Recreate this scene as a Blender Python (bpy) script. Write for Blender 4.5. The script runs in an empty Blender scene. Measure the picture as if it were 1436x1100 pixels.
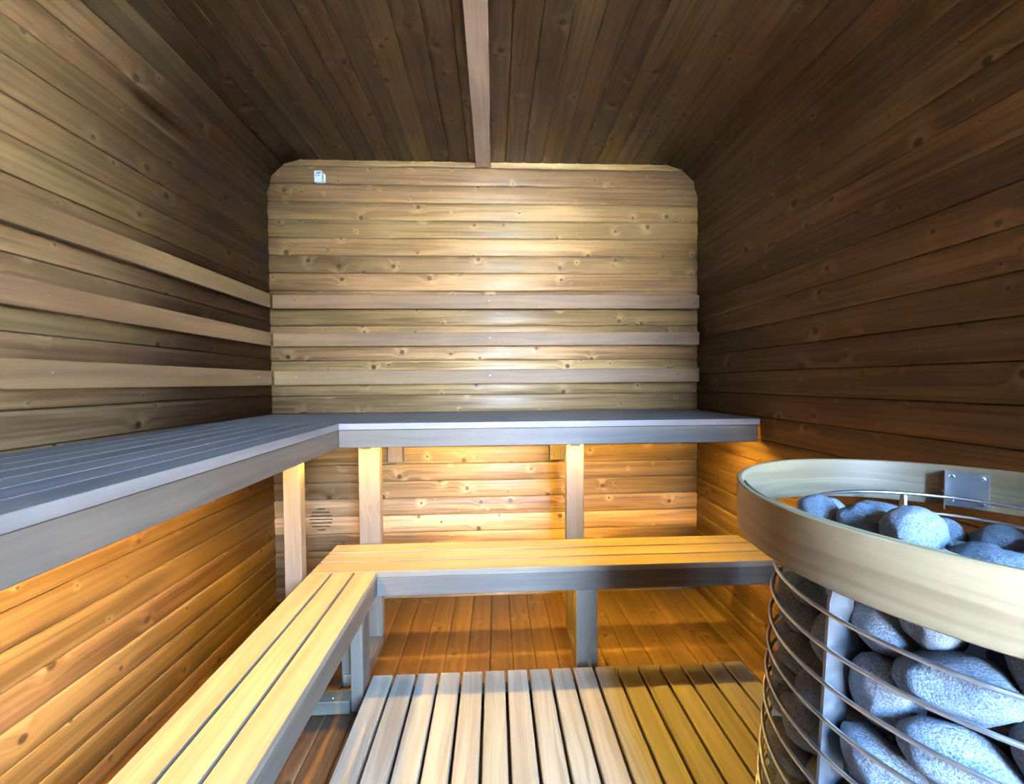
import bpy, bmesh, math, random
import numpy as np
from mathutils import Matrix, Vector, Euler, noise

# ------------------------------------------------------------------ camera, world, exposure
scene = bpy.context.scene
col = scene.collection
H = 1.12                                        # lens height above the floor boards
YAW, PITCH, ROLL = 0.0437, 0.0252, 0.0083
cam_data = bpy.data.cameras.new('camera')
cam_data.sensor_width = 36.0
cam_data.lens = 568.17 / 1436 * 36.0
cam_data.clip_start = 0.02
cam = bpy.data.objects.new('camera', cam_data)
col.objects.link(cam)
_fw = Vector((math.sin(YAW) * math.cos(PITCH), math.cos(YAW) * math.cos(PITCH), -math.sin(PITCH)))
_r = Vector((math.cos(YAW), -math.sin(YAW), 0))
_u = _r.cross(_fw)
_ri = math.cos(ROLL) * _r - math.sin(ROLL) * _u
_up = math.sin(ROLL) * _r + math.cos(ROLL) * _u
M = Matrix((( _ri.x, _up.x, -_fw.x, 0), (_ri.y, _up.y, -_fw.y, 0), (_ri.z, _up.z, -_fw.z, H), (0, 0, 0, 1)))
cam.matrix_world = M
scene.camera = cam

SKY_LOW = (0.66, 0.69, 0.68)
SKY_HIGH = (0.30, 0.68, 1.45)
SKY_STRENGTH = 370.0
SUN_STRENGTH = 2100.0
LED = (1.0, 0.62, 0.085)
LED_UP, LED_LOW = 590.0, 230.0
world = bpy.data.worlds.new('overcast_sky')
scene.world = world
world.use_nodes = True
bg = world.node_tree.nodes['Background']
_nt = world.node_tree
_geo = _nt.nodes.new('ShaderNodeTexCoord')
_sep = _nt.nodes.new('ShaderNodeSeparateXYZ')
_nt.links.new(_geo.outputs['Generated'], _sep.inputs[0])
_rmp = _nt.nodes.new('ShaderNodeValToRGB')           # hazy sky: pale low down, bluer and brighter overhead, all the way round
_rmp.color_ramp.elements[0].position = 0.0
_rmp.color_ramp.elements[0].color = (*SKY_LOW, 1)
_rmp.color_ramp.elements[1].position = 0.30
_rmp.color_ramp.elements[1].color = (*SKY_HIGH, 1)
_nt.links.new(_sep.outputs[2], _rmp.inputs[0])
_nt.links.new(_rmp.outputs[0], bg.inputs[0])
bg.inputs[1].default_value = SKY_STRENGTH
scene.view_settings.view_transform = 'Standard'
scene.view_settings.look = 'None'
scene.view_settings.gamma = 1.0
scene.view_settings.use_curve_mapping = False
scene.view_settings.exposure = 0.0
scene.cycles.sample_clamp_indirect = 0.0       # daylight off the sunlit ground must not be clipped

# room, metres, floor boards at z = 0, the lens above the origin
XL, XR, D, ZC = -1.1257, 1.0743, 2.1029, 2.2416
YF = -1.30                                      # front wall behind the lens
RC = 0.165                                      # rounded upper corners
WIN = (0.26, 1.05, 0.56, 2.16)                 # window in the front wall: x0 x1 z0 z1
portal = bpy.data.lights.new('window_daylight', 'AREA')
portal.shape = 'RECTANGLE'
portal.size, portal.size_y = WIN[1] - WIN[0], WIN[3] - WIN[2]
portal.cycles.is_portal = True
po = bpy.data.objects.new('window_daylight', portal)
po.location = ((WIN[0] + WIN[1]) / 2, YF - 0.10, (WIN[2] + WIN[3]) / 2)
po.rotation_euler = (math.radians(90), 0, 0)
col.objects.link(po)

sun = bpy.data.lights.new('sun', 'SUN')          # stands behind the room, lights only the ground outside
sun.energy = SUN_STRENGTH
sun.color = (0.96, 1.0, 0.95)
sun.angle = 0.01
so = bpy.data.objects.new('sun', sun)
so.rotation_euler = Vector((-0.42, -0.46, -0.78)).to_track_quat('-Z', 'Y').to_euler()
so.location = (3, 4, 6)
col.objects.link(so)

random.seed(7)

# ------------------------------------------------------------------ materials
def new_mat(name):
    m = bpy.data.materials.new(name)
    m.use_nodes = True
    nt = m.node_tree
    return m, nt, nt.nodes['Principled BSDF']

class NB:
    """small helper to wire node trees"""
    def __init__(self, nt): self.nt = nt
    def n(self, t, **kw):
        o = self.nt.nodes.new(t)
        for k, v in kw.items(): setattr(o, k, v)
        return o
    def l(self, a, b): self.nt.links.new(a, b)
    def put(self, sock, v):
        if hasattr(v, 'is_output'): self.l(v, sock)
        else: sock.default_value = v
    def math(self, op, a, b=0.0, c=None, clamp=False):
        o = self.n('ShaderNodeMath', operation=op, use_clamp=clamp)
        self.put(o.inputs[0], a); self.put(o.inputs[1], b)
        if c is not None: self.put(o.inputs[2], c)
        return o.outputs[0]
    def rng(self, v, a, b, c, d):
        o = self.n('ShaderNodeMapRange', interpolation_type='SMOOTHSTEP')
        for i, x in enumerate((v, a, b, c, d)): self.put(o.inputs[i], x)
        return o.outputs[0]
    def mix(self, f, a, b, mode='MIX'):
        o = self.n('ShaderNodeMix', data_type='RGBA', blend_type=mode)
        self.put(o.inputs[0], f)
        for i, x in ((6, a), (7, b)):
            self.put(o.inputs[i], x if hasattr(x, 'is_output') else (*x[:3], 1))
        return o.outputs[2]
    def xyz(self, x, y, z):
        o = self.n('ShaderNodeCombineXYZ')
        for i, v in enumerate((x, y, z)): self.put(o.inputs[i], v)
        return o.outputs[0]
    def noise(self, vec, scale, detail=2.0, rough=0.5, dist=0.0):
        o = self.n('ShaderNodeTexNoise')
        self.l(vec, o.inputs['Vector'])
        o.inputs['Scale'].default_value = scale; o.inputs['Detail'].default_value = detail
        o.inputs['Roughness'].default_value = rough; o.inputs['Distortion'].default_value = dist
        return o.outputs[0]

def wood(name, dark, light, knots=1.0, rough=0.45, var=0.3, uv=False, bump=0.12, wavy=0.0, spec=0.5, kscale=7.0, cathedral=0.0):
    m, nt, bs = new_mat(name)
    b = NB(nt)
    tc = b.n('ShaderNodeTexCoord')
    oi = b.n('ShaderNodeObjectInfo')
    rnd = oi.outputs['Random']
    sx = b.n('ShaderNodeSeparateXYZ')
    b.l(tc.outputs['UV' if uv else 'Object'], sx.inputs[0])
    x = b.math('ADD', sx.outputs[0], b.math('MULTIPLY', rnd, 53.0))
    y = b.math('ADD', sx.outputs[1], b.math('MULTIPLY', rnd, 17.0))
    z = sx.outputs[2]
    halo = None
    if knots > 0:
        vo = b.n('ShaderNodeTexVoronoi', voronoi_dimensions='2D', feature='F1')
        b.l(b.xyz(x, y, 0.0), vo.inputs['Vector'])
        vo.inputs['Scale'].default_value = kscale
        d = vo.outputs['Distance']
        cs = b.n('ShaderNodeSeparateColor'); b.l(vo.outputs['Color'], cs.inputs[0])
        rad = b.math('MULTIPLY_ADD', b.math('POWER', cs.outputs[0], 2.0), 0.10, 0.022)
        halo = b.rng(d, 0.0, b.math('MULTIPLY', rad, 4.2), 1.0, 0.0)
        y = b.math('ADD', y, b.math('MULTIPLY', halo, b.math('MULTIPLY', rad, 0.22)))
    if wavy > 0:
        wn = b.noise(b.xyz(b.math('MULTIPLY', x, 2.2), b.math('MULTIPLY', y, 9.0), z), 1.0, 2.0)
        y2 = b.math('ADD', y, b.math('MULTIPLY', wn, wavy))
    else:
        y2 = y
    fine = b.noise(b.xyz(b.math('MULTIPLY', x, 3.0), b.math('MULTIPLY', y2, 95.0), b.math('MULTIPLY', z, 95.0)), 1.0, 3.0, 0.6)
    rings = b.noise(b.xyz(b.math('MULTIPLY', x, 0.9), b.math('MULTIPLY', y2, 30.0), b.math('MULTIPLY', z, 30.0)), 1.0, 2.0, 0.5, 0.4)
    if cathedral > 0:
        rings = b.math('MULTIPLY_ADD', b.math('SINE', b.math('MULTIPLY', rings, 26.0)), 0.22 * cathedral, b.math('MULTIPLY_ADD', rings, 0.6, 0.2))
    broad = b.noise(b.xyz(b.math('MULTIPLY', x, 1.8), b.math('MULTIPLY', y2, 9.0), z), 1.0, 2.0)
    fac = b.math('ADD', b.math('MULTIPLY', fine, 0.30), b.math('ADD', b.math('MULTIPLY', rings, 0.45), b.math('MULTIPLY', broad, 0.35)))
    fac = b.rng(fac, 0.38, 0.72, 0.0, 1.0)
    c = b.mix(fac, dark, light)
    hv = b.n('ShaderNodeHueSaturation')
    b.l(c, hv.inputs['Color'])
    b.put(hv.inputs['Value'], b.math('MULTIPLY_ADD', rnd, var, 1.0 - var / 2))
    b.put(hv.inputs['Hue'], b.math('MULTIPLY_ADD', b.math('FRACT', b.math('MULTIPLY', rnd, 7.3)), 0.016, 0.492))
    c = hv.outputs[0]
    rg = b.math('MULTIPLY_ADD', broad, 0.16, rough - 0.08)
    if knots > 0:
        pale = b.math('MULTIPLY', halo, b.rng(b.noise(b.xyz(x, y, z), 16.0, 1.0), 0.42, 0.64, 0.0, 0.70 * knots), clamp=True)
        c = b.mix(pale, c, [min(1, v * 1.30 + 0.012) for v in light])
        core = b.rng(d, b.math('MULTIPLY', rad, 0.45), rad, 0.92 * min(1, knots), 0.0)
        kr = b.math('MULTIPLY_ADD', b.math('SINE', b.math('MULTIPLY', d, 160.0)), 0.25, 0.6)
        kc = b.mix(kr, [v * 0.16 for v in dark], [v * 0.62 for v in dark])
        c = b.mix(core, c, kc)
        rg = b.math('SUBTRACT', rg, b.math('MULTIPLY', pale, 0.10))
    b.l(c, bs.inputs['Base Color'])
    b.l(rg, bs.inputs['Roughness'])
    bs.inputs['Specular IOR Level'].default_value = spec
    bp = b.n('ShaderNodeBump')
    bp.inputs['Strength'].default_value = bump
    bp.inputs['Distance'].default_value = 0.004
    b.l(b.math('ADD', fine, rings), bp.inputs['Height'])
    b.l(bp.outputs[0], bs.inputs['Normal'])
    return m

def plain(name, c, rough=0.5, metal=0.0, spec=0.5):
    m, nt, bs = new_mat(name)
    bs.inputs['Base Color'].default_value = (*c, 1)
    bs.inputs['Roughness'].default_value = rough
    bs.inputs['Metallic'].default_value = metal
    bs.inputs['Specular IOR Level'].default_value = spec
    return m

def steel(name, c=(0.62, 0.61, 0.58), rough=0.32):
    m, nt, bs = new_mat(name)
    b = NB(nt)
    tc = b.n('ShaderNodeTexCoord')
    n = b.noise(tc.outputs['Object'], 60.0, 3.0)
    b.l(b.mix(n, [v * 0.8 for v in c], c), bs.inputs['Base Color'])
    b.l(b.math('MULTIPLY_ADD', n, 0.18, rough - 0.09), bs.inputs['Roughness'])
    bs.inputs['Metallic'].default_value = 1.0
    return m

def stone_mat(name):
    m, nt, bs = new_mat(name)
    b = NB(nt)
    tc = b.n('ShaderNodeTexCoord'); oi = b.n('ShaderNodeObjectInfo')
    va = b.n('ShaderNodeVectorMath', operation='ADD')
    b.l(tc.outputs['Object'], va.inputs[0])
    b.l(b.xyz(b.math('MULTIPLY', oi.outputs['Random'], 31.0), b.math('MULTIPLY', oi.outputs['Random'], 57.0), 0.0), va.inputs[1])
    p = va.outputs[0]
    sp = b.noise(p, 13.0, 4.0, 0.72)
    big = b.noise(p, 1.4, 3.0, 0.6)
    c = b.mix(b.rng(sp, 0.36, 0.66, 0, 1), (0.046, 0.052, 0.058), (0.205, 0.219, 0.230))
    c = b.mix(b.rng(big, 0.35, 0.68, 0.0, 0.55), c, (0.095, 0.101, 0.106))
    hv = b.n('ShaderNodeHueSaturation'); b.l(c, hv.inputs['Color'])
    b.put(hv.inputs['Value'], b.math('MULTIPLY_ADD', oi.outputs['Random'], 0.5, 0.75))
    b.l(hv.outputs[0], bs.inputs['Base Color'])
    b.l(b.math('MULTIPLY_ADD', sp, 0.3, 0.42), bs.inputs['Roughness'])
    bp = b.n('ShaderNodeBump'); bp.inputs['Strength'].default_value = 0.5; bp.inputs['Distance'].default_value = 0.06
    b.l(b.math('ADD', sp, b.math('MULTIPLY', big, 1.2)), bp.inputs['Height']); b.l(bp.outputs[0], bs.inputs['Normal'])
    return m

def emit(name, c, s):
    m, nt, bs = new_mat(name)
    bs.inputs['Base Color'].default_value = (0.8, 0.7, 0.5, 1)
    bs.inputs['Emission Color'].default_value = (*c, 1)
    bs.inputs['Emission Strength'].default_value = s
    return m

def glass_mat(name):
    m = bpy.data.materials.new(name); m.use_nodes = True
    nt = m.node_tree; nt.nodes.clear(); b = NB(nt)
    out = b.n('ShaderNodeOutputMaterial'); mx = b.n('ShaderNodeMixShader')
    tr = b.n('ShaderNodeBsdfTransparent'); gl = b.n('ShaderNodeBsdfGlossy'); fr = b.n('ShaderNodeFresnel')
    gl.inputs['Roughness'].default_value = 0.02
    fr.inputs[0].default_value = 1.35
    b.l(fr.outputs[0], mx.inputs[0]); b.l(tr.outputs[0], mx.inputs[1]); b.l(gl.outputs[0], mx.inputs[2])
    b.l(mx.outputs[0], out.inputs[0])
    return m

SPRUCE = wood('thermo_spruce', (0.0782, 0.0422, 0.0156), (0.2040, 0.1224, 0.0515), knots=1.0, rough=0.50, var=0.50, spec=0.24, cathedral=0.35, bump=0.15)
FLOORW = wood('floor_spruce', (0.0816, 0.0422, 0.0147), (0.1836, 0.1020, 0.0398), knots=0.9, rough=0.5, var=0.4)
BENCH = wood('thermo_aspen', (0.0485, 0.0322, 0.0191), (0.0806, 0.0564, 0.0346), knots=0.0, rough=0.58, var=0.14, spec=0.35, wavy=0.05, bump=0.05)
TRIMW = wood('ceiling_strip_wood', (0.130, 0.080, 0.048), (0.200, 0.130, 0.082), knots=0.0, rough=0.6, var=0.1, spec=0.3, wavy=0.04, bump=0.05)
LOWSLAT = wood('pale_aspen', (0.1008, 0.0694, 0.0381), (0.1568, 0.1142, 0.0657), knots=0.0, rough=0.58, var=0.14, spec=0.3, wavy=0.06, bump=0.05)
UPSLAT = wood('aspen_skylit', (0.0820, 0.0620, 0.0490), (0.1300, 0.1020, 0.0830), knots=0.0, rough=0.55, var=0.14, spec=0.35, wavy=0.06, bump=0.05)  # upper slats: paler, less yellow copy, blue daylight on top put into the colour
BATTEN = wood('backrest_aspen', (0.0681, 0.0357, 0.0136), (0.1149, 0.0641, 0.0257), knots=0.0, rough=0.6, var=0.16, spec=0.3, wavy=0.06, bump=0.05)
DUCK = wood('duckboard_wood', (0.0974, 0.0751, 0.0487), (0.1611, 0.1289, 0.0856), knots=0.0, rough=0.5, var=0.22, wavy=0.09, bump=0.05, cathedral=0.5)
POST = wood('post_pine', (0.0490, 0.0324, 0.0177), (0.0876, 0.0604, 0.0339), knots=0.25, rough=0.5, var=0.16, wavy=0.02)
OAK = wood('bent_oak', (0.1066, 0.0724, 0.0326), (0.1571, 0.1123, 0.0543), knots=0.0, rough=0.4, var=0.0, uv=True, wavy=0.05, bump=0.05, cathedral=0.8)
STEEL = steel('brushed_steel')
STEELD = steel('steel_dark', (0.26, 0.27, 0.28), 0.42)
STONE = stone_mat('olivine_stone')
SCREW = plain('bright_screw', (0.85, 0.84, 0.80), 0.25, 1.0)
BLACK = plain('slot_shade', (0.006, 0.005, 0.004), 0.9, 0, 0.1)  # stands in for the shade inside the vent slots
WHITE = plain('white_plastic', (0.20, 0.22, 0.225), 0.5)
GREYP = plain('grey_print', (0.02, 0.022, 0.024), 0.6)
SHELL = plain('shell_wood', (0.10, 0.065, 0.035), 0.7)
LIGHT_BLOCK = plain('light_block_dark', (0.012, 0.010, 0.009), 0.9, 0, 0.1)  # near-black for the added light-blocking wall
ALU = plain('alu_profile', (0.6, 0.6, 0.6), 0.4, 1.0)
LEDM_UP = emit('led_amber_bright', LED, LED_UP)
LEDM_LOW = emit('led_amber_dim', LED, LED_LOW)
GLASS = glass_mat('window_glass')
GROUND = plain('outside_deck', (0.34, 0.345, 0.33), 0.8)

# ------------------------------------------------------------------ helpers
def tag(o, label=None, cat=None, group=None, kind=None):
    if label: o['label'] = label
    if cat: o['category'] = cat
    if group: o['group'] = group
    if kind: o['kind'] = kind
    return o

def empty(name, loc, label, cat, group=None, kind=None):
    o = bpy.data.objects.new(name, None)
    o.empty_display_size = 0.1
    o.matrix_world = Matrix.Translation(loc)
    col.objects.link(o)
    return tag(o, label, cat, group, kind)

WORLD = {}
def place(name, me, mw, parent=None):
    o = bpy.data.objects.new(name, me)
    col.objects.link(o)
    WORLD[o] = mw.copy()
    o.shadow_terminator_geometry_offset = 0.0    # long thin faces: keep shadow rays on the face
    o.shadow_terminator_shading_offset = 0.0
    if parent is not None:
        o.parent = parent
        pw = WORLD.get(parent, parent.matrix_basis)
        o.matrix_basis = pw.inverted() @ mw
    else:
        o.matrix_basis = mw
    return o

def basis(org, ax, nrm):
    """local X runs along ax, local Z along nrm"""
    X = Vector(ax).normalized(); Z = Vector(nrm); Z = (Z - X * Z.dot(X)).normalized(); Y = Z.cross(X)
    return Matrix(((X.x, Y.x, Z.x, org[0]), (X.y, Y.y, Z.y, org[1]), (X.z, Y.z, Z.z, org[2]), (0, 0, 0, 1)))

_cache = {}
def finish(me, mat, smooth=False):
    me.materials.append(mat)
    if smooth:
        for p in me.polygons: p.use_smooth = True
    return me

def box_mesh(L, W, T, mat, bev=0.002, seg=1):
    k = ('box', round(L, 4), round(W, 4), round(T, 4), mat.name, bev, seg)
    if k in _cache: return _cache[k]
    bm = bmesh.new()
    bmesh.ops.create_cube(bm, size=1.0)
    bmesh.ops.scale(bm, vec=(L, W, T), verts=bm.verts)
    if bev > 0:
        bmesh.ops.bevel(bm, geom=list(bm.edges), offset=bev, segments=seg, affect='EDGES', profile=0.5)
    me = bpy.data.meshes.new('slat'); bm.to_mesh(me); bm.free()
    _cache[k] = finish(me, mat)
    return me

def box(name, p0, p1, mat, parent=None, bev=0.002, along=None, seg=1):
    """axis-aligned board between two corners; its local X runs along its longest side"""
    p0, p1 = Vector(p0), Vector(p1)
    c = (p0 + p1) / 2; s = [abs(p1[i] - p0[i]) for i in range(3)]
    a = max(range(3), key=lambda i: s[i]) if along is None else along
    n = min((i for i in range(3) if i != a), key=lambda i: s[i]); w = 3 - a - n
    ax = [0, 0, 0]; ax[a] = 1; nr = [0, 0, 0]; nr[n] = 1
    return place(name, box_mesh(s[a], s[w], s[n], mat, bev, seg), basis(c, ax, nr), parent)

def board_mesh(L, W, T, mat, conv=0.003, groove=0.0030, gap=0.0006, ridge=False):
    """tongue-and-groove cladding board: face towards +Z at z = 0, softly domed, chamfered edges"""
    k = ('board', round(L, 4), round(W, 4), T, mat.name, conv, groove)
    if k in _cache: return _cache[k]
    hw = W / 2 - gap
    e = 0.0045
    ys = [-hw, -hw + e * 0.35, -hw + e, -hw * 0.62, -hw * 0.3, 0, hw * 0.3, hw * 0.62, hw - e, hw - e * 0.35, hw]
    def h(y):
        t = abs(y) / hw
        v = -conv * t * t
        q = hw - abs(y)
        if q < e: v -= groove * (1 - q / e) ** 1.6
        return v
    prof = [(y, h(y)) for y in ys]
    bm = bmesh.new()
    A = [bm.verts.new((-L / 2, y, z)) for y, z in prof] ; B = [bm.verts.new((L / 2, y, z)) for y, z in prof]
    a0 = bm.verts.new((-L / 2, -hw, -T)); a1 = bm.verts.new((-L / 2, hw, -T))
    b0 = bm.verts.new((L / 2, -hw, -T)); b1 = bm.verts.new((L / 2, hw, -T))
    for i in range(len(prof) - 1):
        f = bm.faces.new((A[i], B[i], B[i + 1], A[i + 1])); f.smooth = True
    bm.faces.new((a0, b0, B[0], A[0])); bm.faces.new((A[-1], B[-1], b1, a1)); bm.faces.new((a1, b1, b0, a0))
    bm.faces.new([a0] + A + [a1]); bm.faces.new([b1] + B[::-1] + [b0])
    bmesh.ops.recalc_face_normals(bm, faces=bm.faces)
    me = bpy.data.meshes.new('board'); bm.to_mesh(me); bm.free()
    _cache[k] = finish(me, mat)
    return me

def disc_mesh(r, h, mat, n=10):
    k = ('disc', r, h, mat.name)
    if k in _cache: return _cache[k]
    bm = bmesh.new()
    bmesh.ops.create_cone(bm, cap_ends=True, segments=n, radius1=r, radius2=r * 0.75, depth=h)
    me = bpy.data.meshes.new('screw'); bm.to_mesh(me); bm.free()
    _cache[k] = finish(me, mat)
    return me

def screw(pos, nrm, parent, r=0.0035, name='screw'):
    ax = (0, 0, 1) if abs(nrm[2]) < 0.5 else (1, 0, 0)
    return place(name, disc_mesh(r, 0.003, SCREW), basis(Vector(pos) + Vector(nrm) * 0.001, ax, nrm), parent)

# ------------------------------------------------------------------ the room shell
YB = D + 0.12
LEN = YB - YF; YM = (YB + YF) / 2
def shell(name, p0, p1, label, cat):
    o = box(name, p0, p1, SHELL, None, 0)
    return tag(o, label, cat, kind='structure')

floor = shell('floor', (XL - 0.12, YF - 0.02, -0.075), (XR + 0.12, YB + 0.02, -0.032), 'brown knotty spruce board floor under the benches and grating', 'floor')
ceiling = shell('ceiling', (XL - 0.12, YF - 0.02, ZC + 0.045), (XR + 0.12, YB + 0.02, ZC + 0.09), 'dark brown board ceiling running towards the back wall', 'ceiling')
wall_left = shell('wall_left', (XL - 0.09, YF - 0.02, -0.03), (XL - 0.045, YB, ZC + 0.05), 'left board wall with three pale backrest rails', 'wall')
wall_right = shell('wall_right', (XR + 0.045, YF - 0.02, -0.03), (XR + 0.09, YB, ZC + 0.05), 'dark shaded board wall behind the stone heater', 'wall')
wall_back = shell('wall_back', (XL - 0.044, D + 0.05, -0.03), (XR + 0.044, D + 0.118, ZC + 0.05), 'knotty board wall at the far end above the benches', 'wall')

box('sun_seal_panel', (XL - 0.13, YB + 0.001, -0.08), (XR + 0.13, YB + 0.03, ZC + 0.10), SHELL, wall_back, 0)  # added unseen, keeps sun out of the gap behind the boards
PW = 0.0922
bl = board_mesh(LEN, PW, 0.03, SPRUCE, 0.0012)
def stave(parent, cx, cz, n, mesh=bl):
    place('board', mesh, basis((cx, YM, cz), (0, 1, 0), n), parent)
zt = ZC - RC
nb = math.ceil(zt / PW)
for side, parent, xw, n in ((-1, wall_left, XL, (1, 0, 0)), (1, wall_right, XR, (-1, 0, 0))):
    for i in range(nb):
        stave(parent, xw, zt - PW * (i + 0.5), n)
# rounded corners, three boards each, then the flat ceiling
for side in (-1, 1):
    cx = XL + RC if side < 0 else XR - RC
    k = 3
    ch = 2 * RC * math.sin(math.pi / 4 / k)
    mc = board_mesh(LEN, ch + 0.004, 0.03, SPRUCE, 0.0012)
    for i in range(k):
        a = math.pi / 2 * (i + 0.5) / k
        n = (-side * math.cos(a), 0, -math.sin(a))
        ap = RC * math.cos(math.pi / 4 / k)
        stave(ceiling, cx + side * math.cos(a) * ap, ZC - RC + math.sin(a) * ap, n, mc)
cw = (XR - XL - 2 * RC); nc = 20
mcl = board_mesh(LEN, cw / nc, 0.03, SPRUCE, 0.0014)
for i in range(nc):
    stave(ceiling, XL + RC + cw / nc * (i + 0.5), ZC, (0, 0, -1), mcl)

# back wall: horizontal boards, shortened at the rounded corners
zj = 2.127 + 0.0878
PB = 0.0892
back_boards = []
i = 0
while True:
    z1 = zj - PB * i + (PB if False else 0); z0 = z1 - PB; zc_ = (z0 + z1) / 2
    if z1 < 0.0: break
    L = (XR - XL) + 0.03
    o = place('board', board_mesh(round(L, 3), PB, 0.03, SPRUCE, 0.0042), basis(((XL + XR) / 2, D, zc_), (1, 0, 0), (0, -1, 0)), wall_back)
    back_boards.append((o, z0, z1))
    i += 1
# narrow filler strip under the ceiling
place('board', board_mesh(XR - XL - 2 * RC + 0.26, 0.045, 0.03, SPRUCE, 0.001), basis(((XL + XR) / 2, D, zj + 0.0225), (1, 0, 0), (0, -1, 0)), wall_back)

# floor boards, running towards the back wall
nf = 24; fwid = (XR - XL) / nf
mf = board_mesh(LEN, fwid, 0.03, FLOORW, 0.0006, 0.003)
for i in range(nf):
    place('board', mf, basis((XL + fwid * (i + 0.5), YM, 0.0), (0, 1, 0), (0, 0, 1)), floor)

# front wall behind the lens with its wide window
wf = empty('wall_front', (0, YF - 0.05, 0), 'front board wall around the window', 'wall', kind='structure')
for p0, p1 in (((XL - 0.14, YF - 0.08, -0.09), (WIN[0], YF + 0.004, ZC + 0.14)), ((WIN[1], YF - 0.08, -0.09), (XR + 0.14, YF + 0.004, ZC + 0.14)),
               ((WIN[0], YF - 0.08, WIN[3]), (WIN[1], YF + 0.004, ZC + 0.14)), ((WIN[0], YF - 0.08, -0.09), (WIN[1], YF + 0.004, WIN[2]))):
    box('panel', p0, p1, SPRUCE, wf, 0)
dr = empty('window_1', ((WIN[0] + WIN[1]) / 2, YF - 0.05, WIN[2]), 'wide wooden-framed window in the front wall', 'window', kind='structure')
ft = 0.035
box('glass_pane', (WIN[0] + ft, YF - 0.052, WIN[2] + ft), (WIN[1] - ft, YF - 0.048, WIN[3] - ft), GLASS, dr, 0)
box('stile', (WIN[0], YF - 0.07, WIN[2]), (WIN[0] + ft, YF - 0.03, WIN[3]), POST, dr)
box('stile', (WIN[1] - ft, YF - 0.07, WIN[2]), (WIN[1], YF - 0.03, WIN[3]), POST, dr)
box('rail', (WIN[0] + ft, YF - 0.07, WIN[2]), (WIN[1] - ft, YF - 0.03, WIN[2] + ft), POST, dr)
box('rail', (WIN[0] + ft, YF - 0.07, WIN[3] - ft), (WIN[1] - ft, YF - 0.03, WIN[3]), POST, dr)
box('sill', (WIN[0] - 0.02, YF + 0.005, WIN[2] - 0.02), (WIN[1] + 0.02, YF + 0.03, WIN[2]), POST, dr, 0.003)
g = box('ground_outside', (-14, -30, -0.30), (14, YF - 0.12, -0.10), GROUND, None, 0)
tag(g, 'grey ground outside the window', 'ground', kind='structure')
hw_ = box('wall_light_block', (-0.04, -30.0, -0.10), (0.265, YF - 0.13, 14.0), LIGHT_BLOCK, None, 0)  # added unseen, blocks the sky so the right wall stays dark
tag(hw_, 'tall dark wall added outside the window to block light from one side', 'wall', kind='structure')

# ceiling strip over the joint in the middle
tr = empty('trim_1', (-0.045, D, ZC), 'plain reddish wooden strip along the middle of the ceiling', 'trim', kind='structure')
box('strip', (-0.082, YF, ZC - 0.028), (-0.008, D - 0.012, ZC + 0.002), TRIMW, tr)
for x in (-0.062, -0.028): screw((x, D - 0.05, ZC - 0.028), (0, 0, -1), tr, 0.0025)

# round vent: slots milled through the two lower wall boards
VX, VZ = -0.895, 0.421
cb = bmesh.new()
slots = [(-0.054, 0.022), (-0.036, 0.046), (-0.018, 0.055), (0.0, 0.059), (0.018, 0.055), (0.036, 0.046), (0.054, 0.022)]
for dz, hw in slots:
    r = bmesh.ops.create_cube(cb, size=1.0)
    bmesh.ops.scale(cb, vec=(2 * hw, 0.12, 0.0058), verts=r['verts'])
    bmesh.ops.translate(cb, vec=(VX, D, VZ + dz), verts=r['verts'])
cm = bpy.data.meshes.new('slots'); cb.to_mesh(cm); cb.free()
cutter = bpy.data.objects.new('slots', cm); col.objects.link(cutter)
for o, z0, z1 in back_boards:
    if z0 < VZ + 0.06 and z1 > VZ - 0.06:
        o.data = o.data.copy()
        md = o.modifiers.new('cut', 'BOOLEAN'); md.object = cutter; md.operation = 'DIFFERENCE'; md.solver = 'EXACT'
        bpy.context.view_layer.update()
        dg = bpy.context.evaluated_depsgraph_get()
        nm = bpy.data.meshes.new_from_object(o.evaluated_get(dg))
        nm.set_sharp_from_angle(angle=math.radians(25)); o.modifiers.clear(); o.data = nm
bpy.data.objects.remove(cutter)
vent = box('air_vent', (VX - 0.065, D + 0.011, VZ - 0.065), (VX + 0.065, D + 0.049, VZ + 0.065), BLACK, None, 0)  # black box set shallow, so the slots read as deep shade
tag(vent, 'round air vent of seven dark slots low in the back wall', 'vent')

# ------------------------------------------------------------------ backrest rails
zs = [(1.491, 1.560), (1.304, 1.371), (1.112, 1.183)]
pos_name = ['topmost', 'middle', 'lowest']
for i, (a, b_) in enumerate(zs):
    e = empty('backrest_rail', (0, D - 0.02, a), f'{pos_name[i]} pale backrest rail on the far knotty wall', 'rail', 'backrest rails')
    box('rail', (XL + 0.036, D - 0.046, a), (XR - 0.012, D - 0.022, b_), BATTEN, e)
    for x in (-0.98, -0.02, 0.95):
        box('spacer', (x - 0.02, D - 0.022, a + 0.005), (x + 0.02, D + 0.004, b_ - 0.005), BATTEN, e, 0, along=2)
        screw((x, D - 0.046, (a + b_) / 2 + 0.005), (0, -1, 0), e)
for i, (a, b_) in enumerate(zs):
    e = empty('backrest_rail', (XL + 0.02, 1.0, a), f'{pos_name[i]} pale backrest rail along the left wall', 'rail', 'backrest rails')
    box('rail', (XL + 0.012, YF + 0.05, a), (XL + 0.036, D - 0.062, b_), BATTEN, e)
    for y in (-0.4, 1.05, 1.93):
        box('spacer', (XL - 0.004, y - 0.02, a + 0.005), (XL + 0.012, y + 0.02, b_ - 0.005), BATTEN, e, 0, along=2)
        screw((XL + 0.036, y, (a + b_) / 2 + 0.005), (1, 0, 0), e)

# ------------------------------------------------------------------ benches
ZB, TB = 0.9664, 0.024
DBF, XBF = 1.5585, -0.5883
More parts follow.
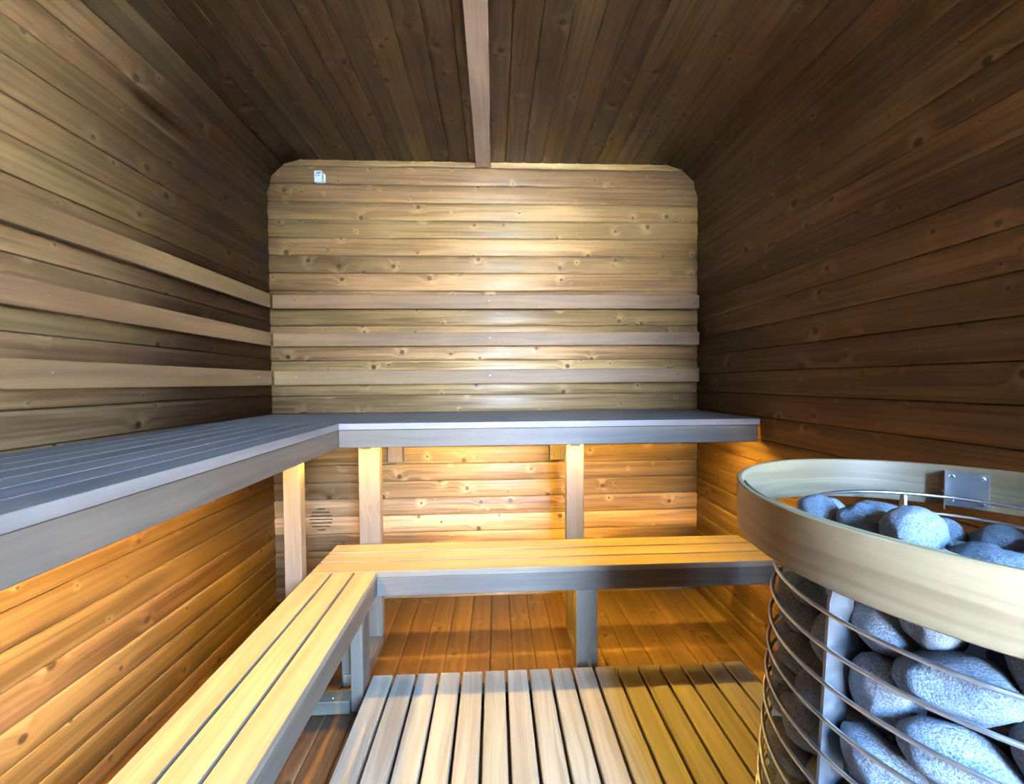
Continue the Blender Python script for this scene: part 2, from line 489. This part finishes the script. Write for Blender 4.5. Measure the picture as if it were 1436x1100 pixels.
# upper bench along the back wall
ub = empty('upper_bench', (0, 1.8, 0), 'upper slatted bench along the back wall, greyish in daylight', 'bench', 'slatted benches')
n = 7; g = 0.005
y1 = D - 0.012; pit = (y1 - DBF) / n
for k in range(n):
    box('slat', (XL + 0.012, DBF + pit * k + (g / 2 if k else 0), ZB - TB), (XR - 0.022, DBF + pit * (k + 1) - g / 2, ZB), UPSLAT, ub, 0.0012)
box('apron', (XBF - 0.0055, DBF + 0.006, 0.873), (XR - 0.026, DBF + 0.034, ZB - TB - 0.001), BENCH, ub, 0.002)
for x0, x1 in ((-0.572, -0.482), (0.304, 0.381)):
    box('leg', (x0, 1.712, 0.045), (x1, 1.752, ZB - TB - 0.001), POST, ub, 0.003)
    box('foot_rail', (x0 + 0.005, 1.49, 0.0), (x1 - 0.005, 1.752, 0.0445), POST, ub, 0.003)
for x in (-0.503, 0.320):
    box('joist', (x - 0.022, DBF + 0.036, 0.862), (x + 0.022, 1.711, ZB - TB - 0.001), POST, ub, 0.002)
    box('joist', (x - 0.022, 1.753, 0.862), (x + 0.022, D - 0.046, ZB - TB - 0.001), POST, ub, 0.002)
    c = box('wall_cleat', (x - 0.037, D - 0.045, 0.716), (x + 0.037, D - 0.001, 0.90), BENCH, ub, 0.003, along=2)
    for sx_ in (-0.02, 0.02): screw((x + sx_, D - 0.045, 0.742), (0, -1, 0), c, 0.003)
# upper bench along the left wall
ul = empty('upper_bench', (-0.85, 0.6, 0), 'upper slatted bench along the left wall below three backrest rails', 'bench', 'slatted benches')
x0 = XL + 0.012; pit = (XBF - x0) / n
for k in range(n):
    box('slat', (x0 + pit * k + g / 2, YF + 0.03, ZB - TB), (x0 + pit * (k + 1) - (g / 2 if k < n - 1 else 0), DBF - 0.002, ZB), UPSLAT, ul, 0.0012)
box('apron', (XBF - 0.034, YF + 0.03, 0.873), (XBF - 0.006, DBF + 0.034, ZB - TB - 0.001), BENCH, ul, 0.002)
for yy in (1.42, 0.12):
    box('leg', (-0.732, yy, 0.0), (-0.674, yy + 0.04, ZB - TB - 0.001), POST, ul, 0.003)
for yy in (1.36, 0.06, -0.45):
    box('joist', (XL + 0.012, yy, 0.875), (XBF - 0.036, yy + 0.044, ZB - TB - 0.001), POST, ul, 0.002)
# lower bench along the back
ZL, TL = 0.445, 0.022
DLF, DLB, XLF, XLB = 1.4538, 1.7032, -0.4252, -0.6615
lb = empty('lower_bench', (0.2, 1.58, 0), 'lower three-slat bench in front of the back wall, glowing amber', 'bench', 'slatted benches')
g = 0.009; pit = (DLB - DLF) / 3
for k in range(3):
    box('slat', (XLB, DLF + pit * k + (g / 2 if k else 0), ZL - TL), (XR - 0.02, DLF + pit * (k + 1) - (g / 2 if k < 2 else 0), ZL), LOWSLAT, lb, 0.0012)
box('apron', (XLF - 0.0035, DLF + 0.004, 0.352), (XR - 0.022, DLF + 0.03, ZL - TL - 0.001), BENCH, lb, 0.002)
box('leg', (0.299, 1.485, 0.0), (0.381, 1.489 + 0.045, ZL - TL - 0.001), POST, lb, 0.003)
box('leg', (-0.575, 1.50, 0.0), (-0.546, 1.535, ZL - TL - 0.001), POST, lb, 0.003)
box('joist', (0.318, 1.536, 0.375), (0.362, 1.70, ZL - TL - 0.001), POST, lb, 0.002)
box('joist', (-0.61, 1.54, 0.375), (-0.57, 1.70, ZL - TL - 0.001), POST, lb, 0.002)
box('joist', (0.95, 1.485, 0.375), (0.995, 1.70, ZL - TL - 0.001), POST, lb, 0.002)
# lower bench along the left
ll = empty('lower_bench', (-0.54, 0.6, 0), 'lower three-slat bench along the left side, running towards the viewer', 'bench', 'slatted benches')
pit = (XLF - XLB) / 3
for k in range(3):
    box('slat', (XLB + pit * k + (g / 2 if k else 0), YF + 0.03, ZL - TL), (XLB + pit * (k + 1) - (g / 2 if k < 2 else 0), DLF - 0.002, ZL), LOWSLAT, ll, 0.0012)
box('apron', (XLF - 0.03, YF + 0.03, 0.352), (XLF - 0.004, DLF + 0.03, ZL - TL - 0.001), BENCH, ll, 0.002)
for yy in (1.373, 0.10):
    box('leg', (-0.497, yy, 0.0), (-0.456, yy + 0.085, ZL - TL - 0.001), POST, ll, 0.003)
    box('joist', (XLB + 0.005, yy + 0.01, 0.375), (-0.499, yy + 0.055, ZL - TL - 0.001), POST, ll, 0.002)
    fr = box('foot_rail', (-0.735, yy - 0.009, 0.0), (-0.499, yy + 0.045, 0.045), POST, ll, 0.003)
    screw((-0.56, yy + 0.01, 0.045), (0, 0, 1), fr, 0.004)

# light strips tucked behind the aprons
def led(name, p0, p1, mat, label, nrm):
    e = empty(name, (Vector(p0) + Vector(p1)) / 2, label, 'light strip', 'amber light strips')
    q1 = (p1[0], p1[1] + nrm[1] * 0.03, p1[2] + 0.006); q0 = (p0[0] + nrm[0] * 0.03, p0[1], p1[2] + 0.0005)
    box('housing', q0, q1, ALU, e, 0)
    box('diffuser', p0, p1, mat, e, 0)
led('led_strip', (XBF + 0.02, DBF + 0.036, 0.877), (XR - 0.12, DBF + 0.048, 0.890), LEDM_UP, 'amber light strip hidden behind the upper back bench apron', (0, 1, 0))
led('led_strip', (XBF - 0.048, YF + 0.1, 0.877), (XBF - 0.036, DBF - 0.02, 0.890), LEDM_UP, 'amber light strip hidden behind the upper left bench apron', (-1, 0, 0))
led('led_strip', (XLF + 0.03, DLF + 0.032, 0.39), (XR - 0.06, DLF + 0.042, 0.40), LEDM_LOW, 'dim light strip hidden behind the lower back bench apron', (0, 1, 0))

# ------------------------------------------------------------------ slatted floor grating
SCX, SCY = 0.664, 0.5225
XD0, XD1, DD, ZD = -0.4408, 0.9139, 1.437, 0.080
db = empty('duckboard', (0.2, 0.9, 0), 'pale slatted wooden floor grating in front of the lower benches', 'duckboard')
nd = 17; pit = (XD1 - XD0) / nd; gd = 0.0095
for k in range(nd):
    a, b_ = XD0 + pit * k, XD0 + pit * (k + 1) - gd
    ys = YF + 0.03 if b_ < SCX - 0.31 else 0.845
    box('slat', (a, ys, ZD - 0.026), (b_, DD, ZD), DUCK, db, 0.003)
for yy in (-0.3, 0.35, 0.9, 1.37):
    x1 = XD1 - gd if yy > 0.85 else SCX - 0.32
    box('joist', (XD0 + 0.004, yy, 0.001), (x1, yy + 0.045, ZD - 0.0265), POST, db, 0.002)

# ------------------------------------------------------------------ stone heater
st = empty('sauna_heater', (SCX, SCY, 0), 'round steel cage heater filled with stones beside the dark wall', 'heater')
def cage_r(z): return 0.2345 + (0.80 - z) * 0.055
def tube_ring(R, r, z, mat, name, parent, nseg=96, ns=8):
    k = ('ring', round(R, 4), r, mat.name)
    me = _cache.get(k)
    if me is None:
        vs, fs = [], []
        for i in range(nseg):
            a = 2 * math.pi * i / nseg
            for j in range(ns):
                t = 2 * math.pi * j / ns
                rr = R + r * math.cos(t)
                vs.append((rr * math.cos(a), rr * math.sin(a), r * math.sin(t)))
        for i in range(nseg):
            for j in range(ns):
                fs.append((i * ns + j, ((i + 1) % nseg) * ns + j, ((i + 1) % nseg) * ns + (j + 1) % ns, i * ns + (j + 1) % ns))
        me = bpy.data.meshes.new(name); me.from_pydata(vs, [], fs)
        _cache[k] = finish(me, mat, True)
    return place(name, me, Matrix.Translation((SCX, SCY, z)), parent)
z = 0.817
while z > 0.10:
    tube_ring(cage_r(z) + 0.003, 0.0030, z, STEEL, 'hoop', st)
    z -= 0.0455
tube_ring(0.196, 0.0032, 0.911, STEEL, 'top_hoop', st)
tube_ring(0.203, 0.0032, 0.878, STEEL, 'top_hoop', st)
BAR0 = math.radians(185)
NBAR = 6
bar_me = None
for k in range(NBAR):
    a = BAR0 + 2 * math.pi * k / NBAR
    ca, sa = math.cos(a), math.sin(a)
    if bar_me is None:
        # flat upright strip set edge-on, leaning with the cage: profile in the local XZ plane, rounded top
        pr = [(cage_r(0.04) - 0.034, 0.04), (cage_r(0.04), 0.04), (cage_r(0.83), 0.83), (0.214, 0.895), (0.2115, 0.906), (0.207, 0.912), (0.199, 0.912), (0.197, 0.90), (cage_r(0.86) - 0.036, 0.86)]
        bm = bmesh.new()
        f = bm.faces.new([bm.verts.new((x, -0.002, z)) for x, z in pr])
        ex = bmesh.ops.extrude_face_region(bm, geom=[f])
        bmesh.ops.translate(bm, vec=(0, 0.004, 0), verts=[v for v in ex['geom'] if isinstance(v, bmesh.types.BMVert)])
        bmesh.ops.recalc_face_normals(bm, faces=bm.faces)
        bar_me = bpy.data.meshes.new('upright'); bm.to_mesh(bar_me); bm.free(); finish(bar_me, STEELD)
    place('upright', bar_me, Matrix.Translation((SCX, SCY, 0)) @ Matrix.Rotation(a, 4, 'Z'), st)
def cyl(name, R, z0, z1, mat, parent, n=40):
    bm = bmesh.new()
    bmesh.ops.create_cone(bm, cap_ends=True, segments=n, radius1=R, radius2=R, depth=z1 - z0)
    bmesh.ops.bevel(bm, geom=[e for e in bm.edges if abs(e.verts[0].co.z - e.verts[1].co.z) < 1e-6], offset=0.003, segments=1, affect='EDGES')
    me = bpy.data.meshes.new(name); bm.to_mesh(me); bm.free(); finish(me, mat)
    return place(name, me, Matrix.Translation((SCX, SCY, (z0 + z1) / 2)), parent)
cyl('base_plate', 0.275, 0.03, 0.045, STEELD, st)
cyl('casing', 0.205, 0.045, 0.37, STEELD, st)
cyl('heating_core', 0.085, 0.3705, 0.74, STEELD, st)
for k in range(4):
    a = math.pi / 4 + k * math.pi / 2
    box('foot', (SCX + 0.2 * math.cos(a) - 0.02, SCY + 0.2 * math.sin(a) - 0.02, 0.0), (SCX + 0.2 * math.cos(a) + 0.02, SCY + 0.2 * math.sin(a) + 0.02, 0.03), STEELD, st)

# bentwood guard ring around the heater top
RZ1, RZ0, RR = 0.9546, 0.877, 0.2918
gr = empty('guard_ring', (SCX, SCY, RZ0), 'bent oak guard ring around the top of the stone heater', 'guard ring')
def band(name, ro, ri, z0, z1, a0, a1, parent, n=128, closed=False, round_end=False):
    vs, fs, uvs = [], [], []
    m = n if closed else n + 1
    ch = 0.0018
    prof = [(ri, z0 + ch), (ri + ch, z0), (ro - ch, z0), (ro, z0 + ch), (ro, z1 - ch), (ro - ch, z1), (ri + ch, z1), (ri, z1 - ch)]
    K = len(prof)
    cz = (z0 + z1) / 2
    for i in range(m):
        a = a0 + (a1 - a0) * i / n
        s = 1.0
        if round_end:
            dist = min(i, n - i) / n * abs(a1 - a0) * ro
            e = 0.018
            if dist < e: s = math.sqrt(max(0.0, 1 - (1 - dist / e) ** 2)) * 0.35 + 0.65
        for r, z in prof:
            vs.append((r * math.cos(a), r * math.sin(a), cz + (z - cz) * s)); uvs.append((a * ro, z))
    for i in range(n):
        j = (i + 1) % m
        for q in range(K):
            fs.append((i * K + q, j * K + q, j * K + (q + 1) % K, i * K + (q + 1) % K))
    if not closed:
        fs.append(tuple(range(K))[::-1]); fs.append(tuple(n * K + q for q in range(K)))
    me = bpy.data.meshes.new(name); me.from_pydata(vs, [], fs)
    uvl = me.uv_layers.new(name='UVMap')
    for p in me.polygons:
        cs = [uvs[v] for v in p.vertices]
        big = max(c[0] for c in cs) - min(c[0] for c in cs) > 1.0
        mx = max(c[0] for c in cs)
        for li, vi in zip(p.loop_indices, p.vertices):
            u_, v_ = uvs[vi]
            if big and u_ < mx - 1.0: u_ += abs(a1 - a0) * ro
            uvl.data[li].uv = (u_, v_)
    bm = bmesh.new(); bm.from_mesh(me); bmesh.ops.recalc_face_normals(bm, faces=bm.faces); bm.to_mesh(me); bm.free()
    finish(me, OAK, True)
    me.set_sharp_from_angle(angle=math.radians(30))
    return place(name, me, Matrix.Translation((SCX, SCY, 0)), parent)
band('oak_band', RR, RR - 0.0085, RZ0, RZ1, 0, 2 * math.pi, gr, 160, closed=True)
band('inner_lap', RR - 0.0088, RR - 0.0150, RZ0 + 0.001, RZ1 - 0.0005, math.radians(150), math.radians(218), gr, 60, round_end=True)
AZ = math.atan2(SCY, SCX)                         # direction from the viewer through the heater
for q in (0, 2):
    a = AZ + math.radians(3.5) + q * math.pi / 2
    rr = RR - 0.0088 - (0.0065 if q in (1, 2) else 0)
    o = Vector((SCX + rr * math.cos(a), SCY + rr * math.sin(a), 0)); nrm = Vector((-math.cos(a), -math.sin(a), 0)); tg = Vector((-math.sin(a), math.cos(a), 0))
    pl = place('bracket_plate', box_mesh(0.056, 0.066, 0.002, STEEL, 0.0005), basis(o + nrm * 0.003 + Vector((0, 0, 0.912)), tg, nrm), gr)
    for su in (-1, 1):
        for sv in (-1, 1):
            screw(o + nrm * 0.0045 + tg * su * 0.019 + Vector((0, 0, 0.912 + sv * 0.023)), nrm, pl, 0.0042)
    fl = place('bracket_flange', box_mesh(0.024, 0.070, 0.002, STEEL, 0.0005), basis(o + nrm * 0.015 + tg * 0.028 + Vector((0, 0, 0.910)), nrm, tg), gr)
    screw(o + nrm * 0.014 + tg * 0.0295 + Vector((0, 0, 0.908)), tg, fl, 0.004)
    box('support_pin', o + nrm * 0.026 + tg * 0.028 + Vector((-0.002, -0.002, 0.879)), o + nrm * 0.030 + tg * 0.028 + Vector((0.002, 0.002, 0.887)), STEEL, gr, 0)

# stones: pairs of spheres settled in the cage, each pair is one elongated stone
rng = np.random.default_rng(11)
NS = 290
rs = rng.uniform(0.0240, 0.0370, NS)
ASP = 0.42                                        # half distance of the two lobes, in radii
zz = np.sort(rng.uniform(0.42, 0.91, NS))
th = rng.uniform(0, 2 * np.pi, NS)
Rr = np.sqrt(rng.uniform(0.10 ** 2, 0.20 ** 2, NS))
ctr = np.stack([Rr * np.cos(th), Rr * np.sin(th), zz], 1)
dv = rng.normal(size=(NS, 3)) * np.array([1, 1, 0.7]); dv /= np.linalg.norm(dv, axis=1)[:, None]
Pp = np.concatenate([ctr + dv * (rs * ASP)[:, None], ctr - dv * (rs * ASP)[:, None]])
rad = np.concatenate([rs, rs])
RS = rad[:, None] + rad[None, :]
idx = np.arange(2 * NS)
same = (idx[:, None] % NS) == (idx[None, :] % NS)
bars = BAR0 + 2 * np.pi * np.arange(NBAR) / NBAR
for it in range(520):
    Pp[:, 2] -= 0.0003 if it < 430 else 0.0001
    dd = Pp[:, None, :] - Pp[None, :, :]
    dist = np.sqrt((dd ** 2).sum(-1)) + 1e-9
    ov = RS - dist
    ov[same] = 0
    ov = np.clip(ov, 0, None)
    Pp += (dd / dist[..., None] * ov[..., None]).sum(1) * 0.28
    for _ in range(2):
        a_, b2 = Pp[:NS], Pp[NS:]
        c_ = (a_ + b2) / 2; v_ = a_ - b2; v_ /= np.linalg.norm(v_, axis=1)[:, None]
        Pp[:NS] = c_ + v_ * (rs * ASP)[:, None]; Pp[NS:] = c_ - v_ * (rs * ASP)[:, None]
        R_ = np.hypot(Pp[:, 0], Pp[:, 1]) + 1e-9; T_ = np.arctan2(Pp[:, 1], Pp[:, 0])
        lim = 0.2325 + (0.80 - Pp[:, 2]) * 0.055 - rad
        for ba in bars:
            t_ = np.abs(R_ * np.sin(T_ - ba)); near = (t_ < rad + 0.002) & (np.cos(T_ - ba) > 0)
            l2 = 0.199 + (0.80 - Pp[:, 2]) * 0.055 - np.sqrt(np.clip((rad + 0.002) ** 2 - t_ ** 2, 0, None))
            lim = np.where(near, np.minimum(lim, l2), lim)
        lim = np.where(Pp[:, 2] > 0.845, np.minimum(lim, 0.192 - rad * 0.5), lim)
        Rn = np.minimum(R_, lim)
        low = Pp[:, 2] < 0.74 + rad * 0.3
        Rn = np.where(low, np.maximum(Rn, 0.085 + rad * 0.9), Rn)
        Rn = np.minimum(Rn, np.maximum(lim, 0.02))
        Pp[:, 0] *= Rn / R_; Pp[:, 1] *= Rn / R_
        Pp[:, 2] = np.maximum(Pp[:, 2], 0.372 + rad)
a_, b2 = Pp[:NS], Pp[NS:]
SC = (a_ + b2) / 2; SV = a_ - b2; SV /= np.linalg.norm(SV, axis=1)[:, None]

def stone_mesh(seed):
    bm = bmesh.new()
    bmesh.ops.create_icosphere(bm, subdivisions=4, radius=1.0)
    rr = random.Random(seed)
    off = Vector((rr.uniform(0, 90), rr.uniform(0, 90), rr.uniform(0, 90)))
    cuts = []
    for _ in range(5):
        d_ = Vector((rr.gauss(0, 1), rr.gauss(0, 1), rr.gauss(0, 1))).normalized()
        cuts.append((d_, rr.uniform(0.80, 0.95)))
    for v in bm.verts:
        p = v.co.copy()
        q = 1.0
        for d_, c_ in cuts:                       # broad flats where the stone split
            t = p.dot(d_)
            if t > c_: q = min(q, 1 - (1 - c_ / t) * 0.8)
        r_ = q * (1.06 + 0.16 * (noise.noise(p * 1.1 + off)) + 0.05 * noise.noise(p * 2.8 + off) + 0.016 * noise.noise(p * 8.0 + off))
        v.co = Vector((p.x * 1.40, p.y * 1.0, p.z * 0.96)) * r_
    me = bpy.data.meshes.new('stone'); bm.to_mesh(me); bm.free()
    return finish(me, STONE, True)
variants = [stone_mesh(s) for s in range(14)]
def to_px(p):
    q = Vector(p) - Vector((0, 0, H)); w = q.dot(_fw)
    return (718 + 568.17 * q.dot(_ri) / w, 550 - 568.17 * q.dot(_up) / w)
ORD = ['first', 'second', 'third', 'fourth', 'fifth', 'sixth', 'seventh', 'eighth', 'ninth', 'tenth', 'eleventh', 'twelfth', 'thirteenth', 'fourteenth', 'fifteenth', 'sixteenth']
hoops = [0.817 - 0.0455 * k for k in range(16)]
toward = Vector((-SCX, -SCY, 0)).normalized()
stones = []
for i in range(NS):
    Zr = Vector((random.gauss(0, 1), random.gauss(0, 1), random.gauss(0, 1)))
    c = Vector((SCX + SC[i, 0], SCY + SC[i, 1], SC[i, 2]))
    mw = basis(c, Vector(SV[i]), Zr) @ Matrix.Scale(float(rs[i]), 4)
    o = place('sauna_stone', variants[i % len(variants)], mw)
    R = math.hypot(SC[i, 0], SC[i, 1]); face = Vector((SC[i, 0], SC[i, 1], 0)).dot(toward)
    px = to_px(c)
    inside = px[0] < 1460 and px[1] < 1125
    stones.append((o, c, R, face, px, inside))
bpy.context.view_layer.update()
_dg = bpy.context.evaluated_depsgraph_get()
_eye = Vector((0, 0, H))
def in_view(o, c, _eye=_eye, framed=True):
    """some of the stone's skin can be seen from the lens"""
    for v in range(0, len(o.data.vertices), 53):
        p = WORLD[o] @ o.data.vertices[v].co
        u_, v_ = to_px(p)
        if framed and not (0 < u_ < 1436 and 0 < v_ < 1100): continue
        hit, loc, nr, ix, ob, mt = scene.ray_cast(_dg, _eye, (p - _eye).normalized())
        if hit and ob.name == o.name: return True
    return False
stones = [(*t[:5], in_view(t[0], t[1])) for t in stones]
others = [Vector(e) for e in ((-0.5, 0, H), (0.3, -0.3, H + 0.1), (0, 0.4, H), (0, -0.5, H + 0.3), (0, 0, H), (0.1, 0.2, H + 0.4))]
keep = []
for t in stones:                                  # stones that no place nearby could show are left out
    if t[5] or any(in_view(t[0], t[1], e, False) for e in others): keep.append(t)
for t in stones:
    if t not in keep: bpy.data.objects.remove(t[0])
stones = keep
top = sorted([t for t in stones if t[5] and t[4][1] < 700 + (t[4][0] - 1031) * 0.27], key=lambda t: t[4][0])
for k, t in enumerate(top):
    r_ = t[0].matrix_basis.to_scale().x
    size = 'large ' if r_ > 0.0325 else 'small ' if r_ < 0.0275 else ''
    tag(t[0], f'{size}grey stone heaped inside the oak ring, {ORD[min(k, 15)]} from the left', 'stone', 'stones on top of the heater')
done = {t[0] for t in top}
rows = {}
for t in stones:
    if t[0] in done: continue
    if t[5]:
        rows.setdefault(sum(1 for h in hoops if h > t[1].z), []).append(t)
    else:
        tag(t[0], 'grey stone deep in the heater cage, hidden behind other stones', 'stone', 'stones buried in the heater')
for k, row in rows.items():
    row.sort(key=lambda t: t[4][0])
    where = 'above the top hoop' if k == 0 else f'just below the {ORD[k - 1]} steel hoop'
    for n_, t in enumerate(row):
        tag(t[0], f'grey stone in the heater cage {where}, {ORD[min(n_, 15)]} from the left', 'stone', 'stones behind the hoops')
print('STONES', len(top), {k: len(v) for k, v in rows.items()})

# ------------------------------------------------------------------ small sensor box on the back wall
sb = empty('wall_sensor', (-0.864, D, 2.12), 'small white sensor box high in the left corner of the back wall', 'sensor')
box('housing', (-0.886, D - 0.022, 2.122), (-0.846, D + 0.002, 2.180), WHITE, sb, 0.003)
box('side_clip', (-0.844, D - 0.012, 2.126), (-0.836, D + 0.002, 2.170), WHITE, sb, 0.002)
for x0, x1, z0, z1 in ((-0.874, -0.868, 2.163, 2.170), (-0.866, -0.861, 2.161, 2.171), (-0.859, -0.853, 2.164, 2.172), (-0.879, -0.872, 2.152, 2.156), (-0.866, -0.857, 2.153, 2.157)):
    box('printed_mark', (x0, D - 0.0226, z0), (x1, D - 0.0218, z1), GREYP, sb, 0)
bpy.context.view_layer.update()
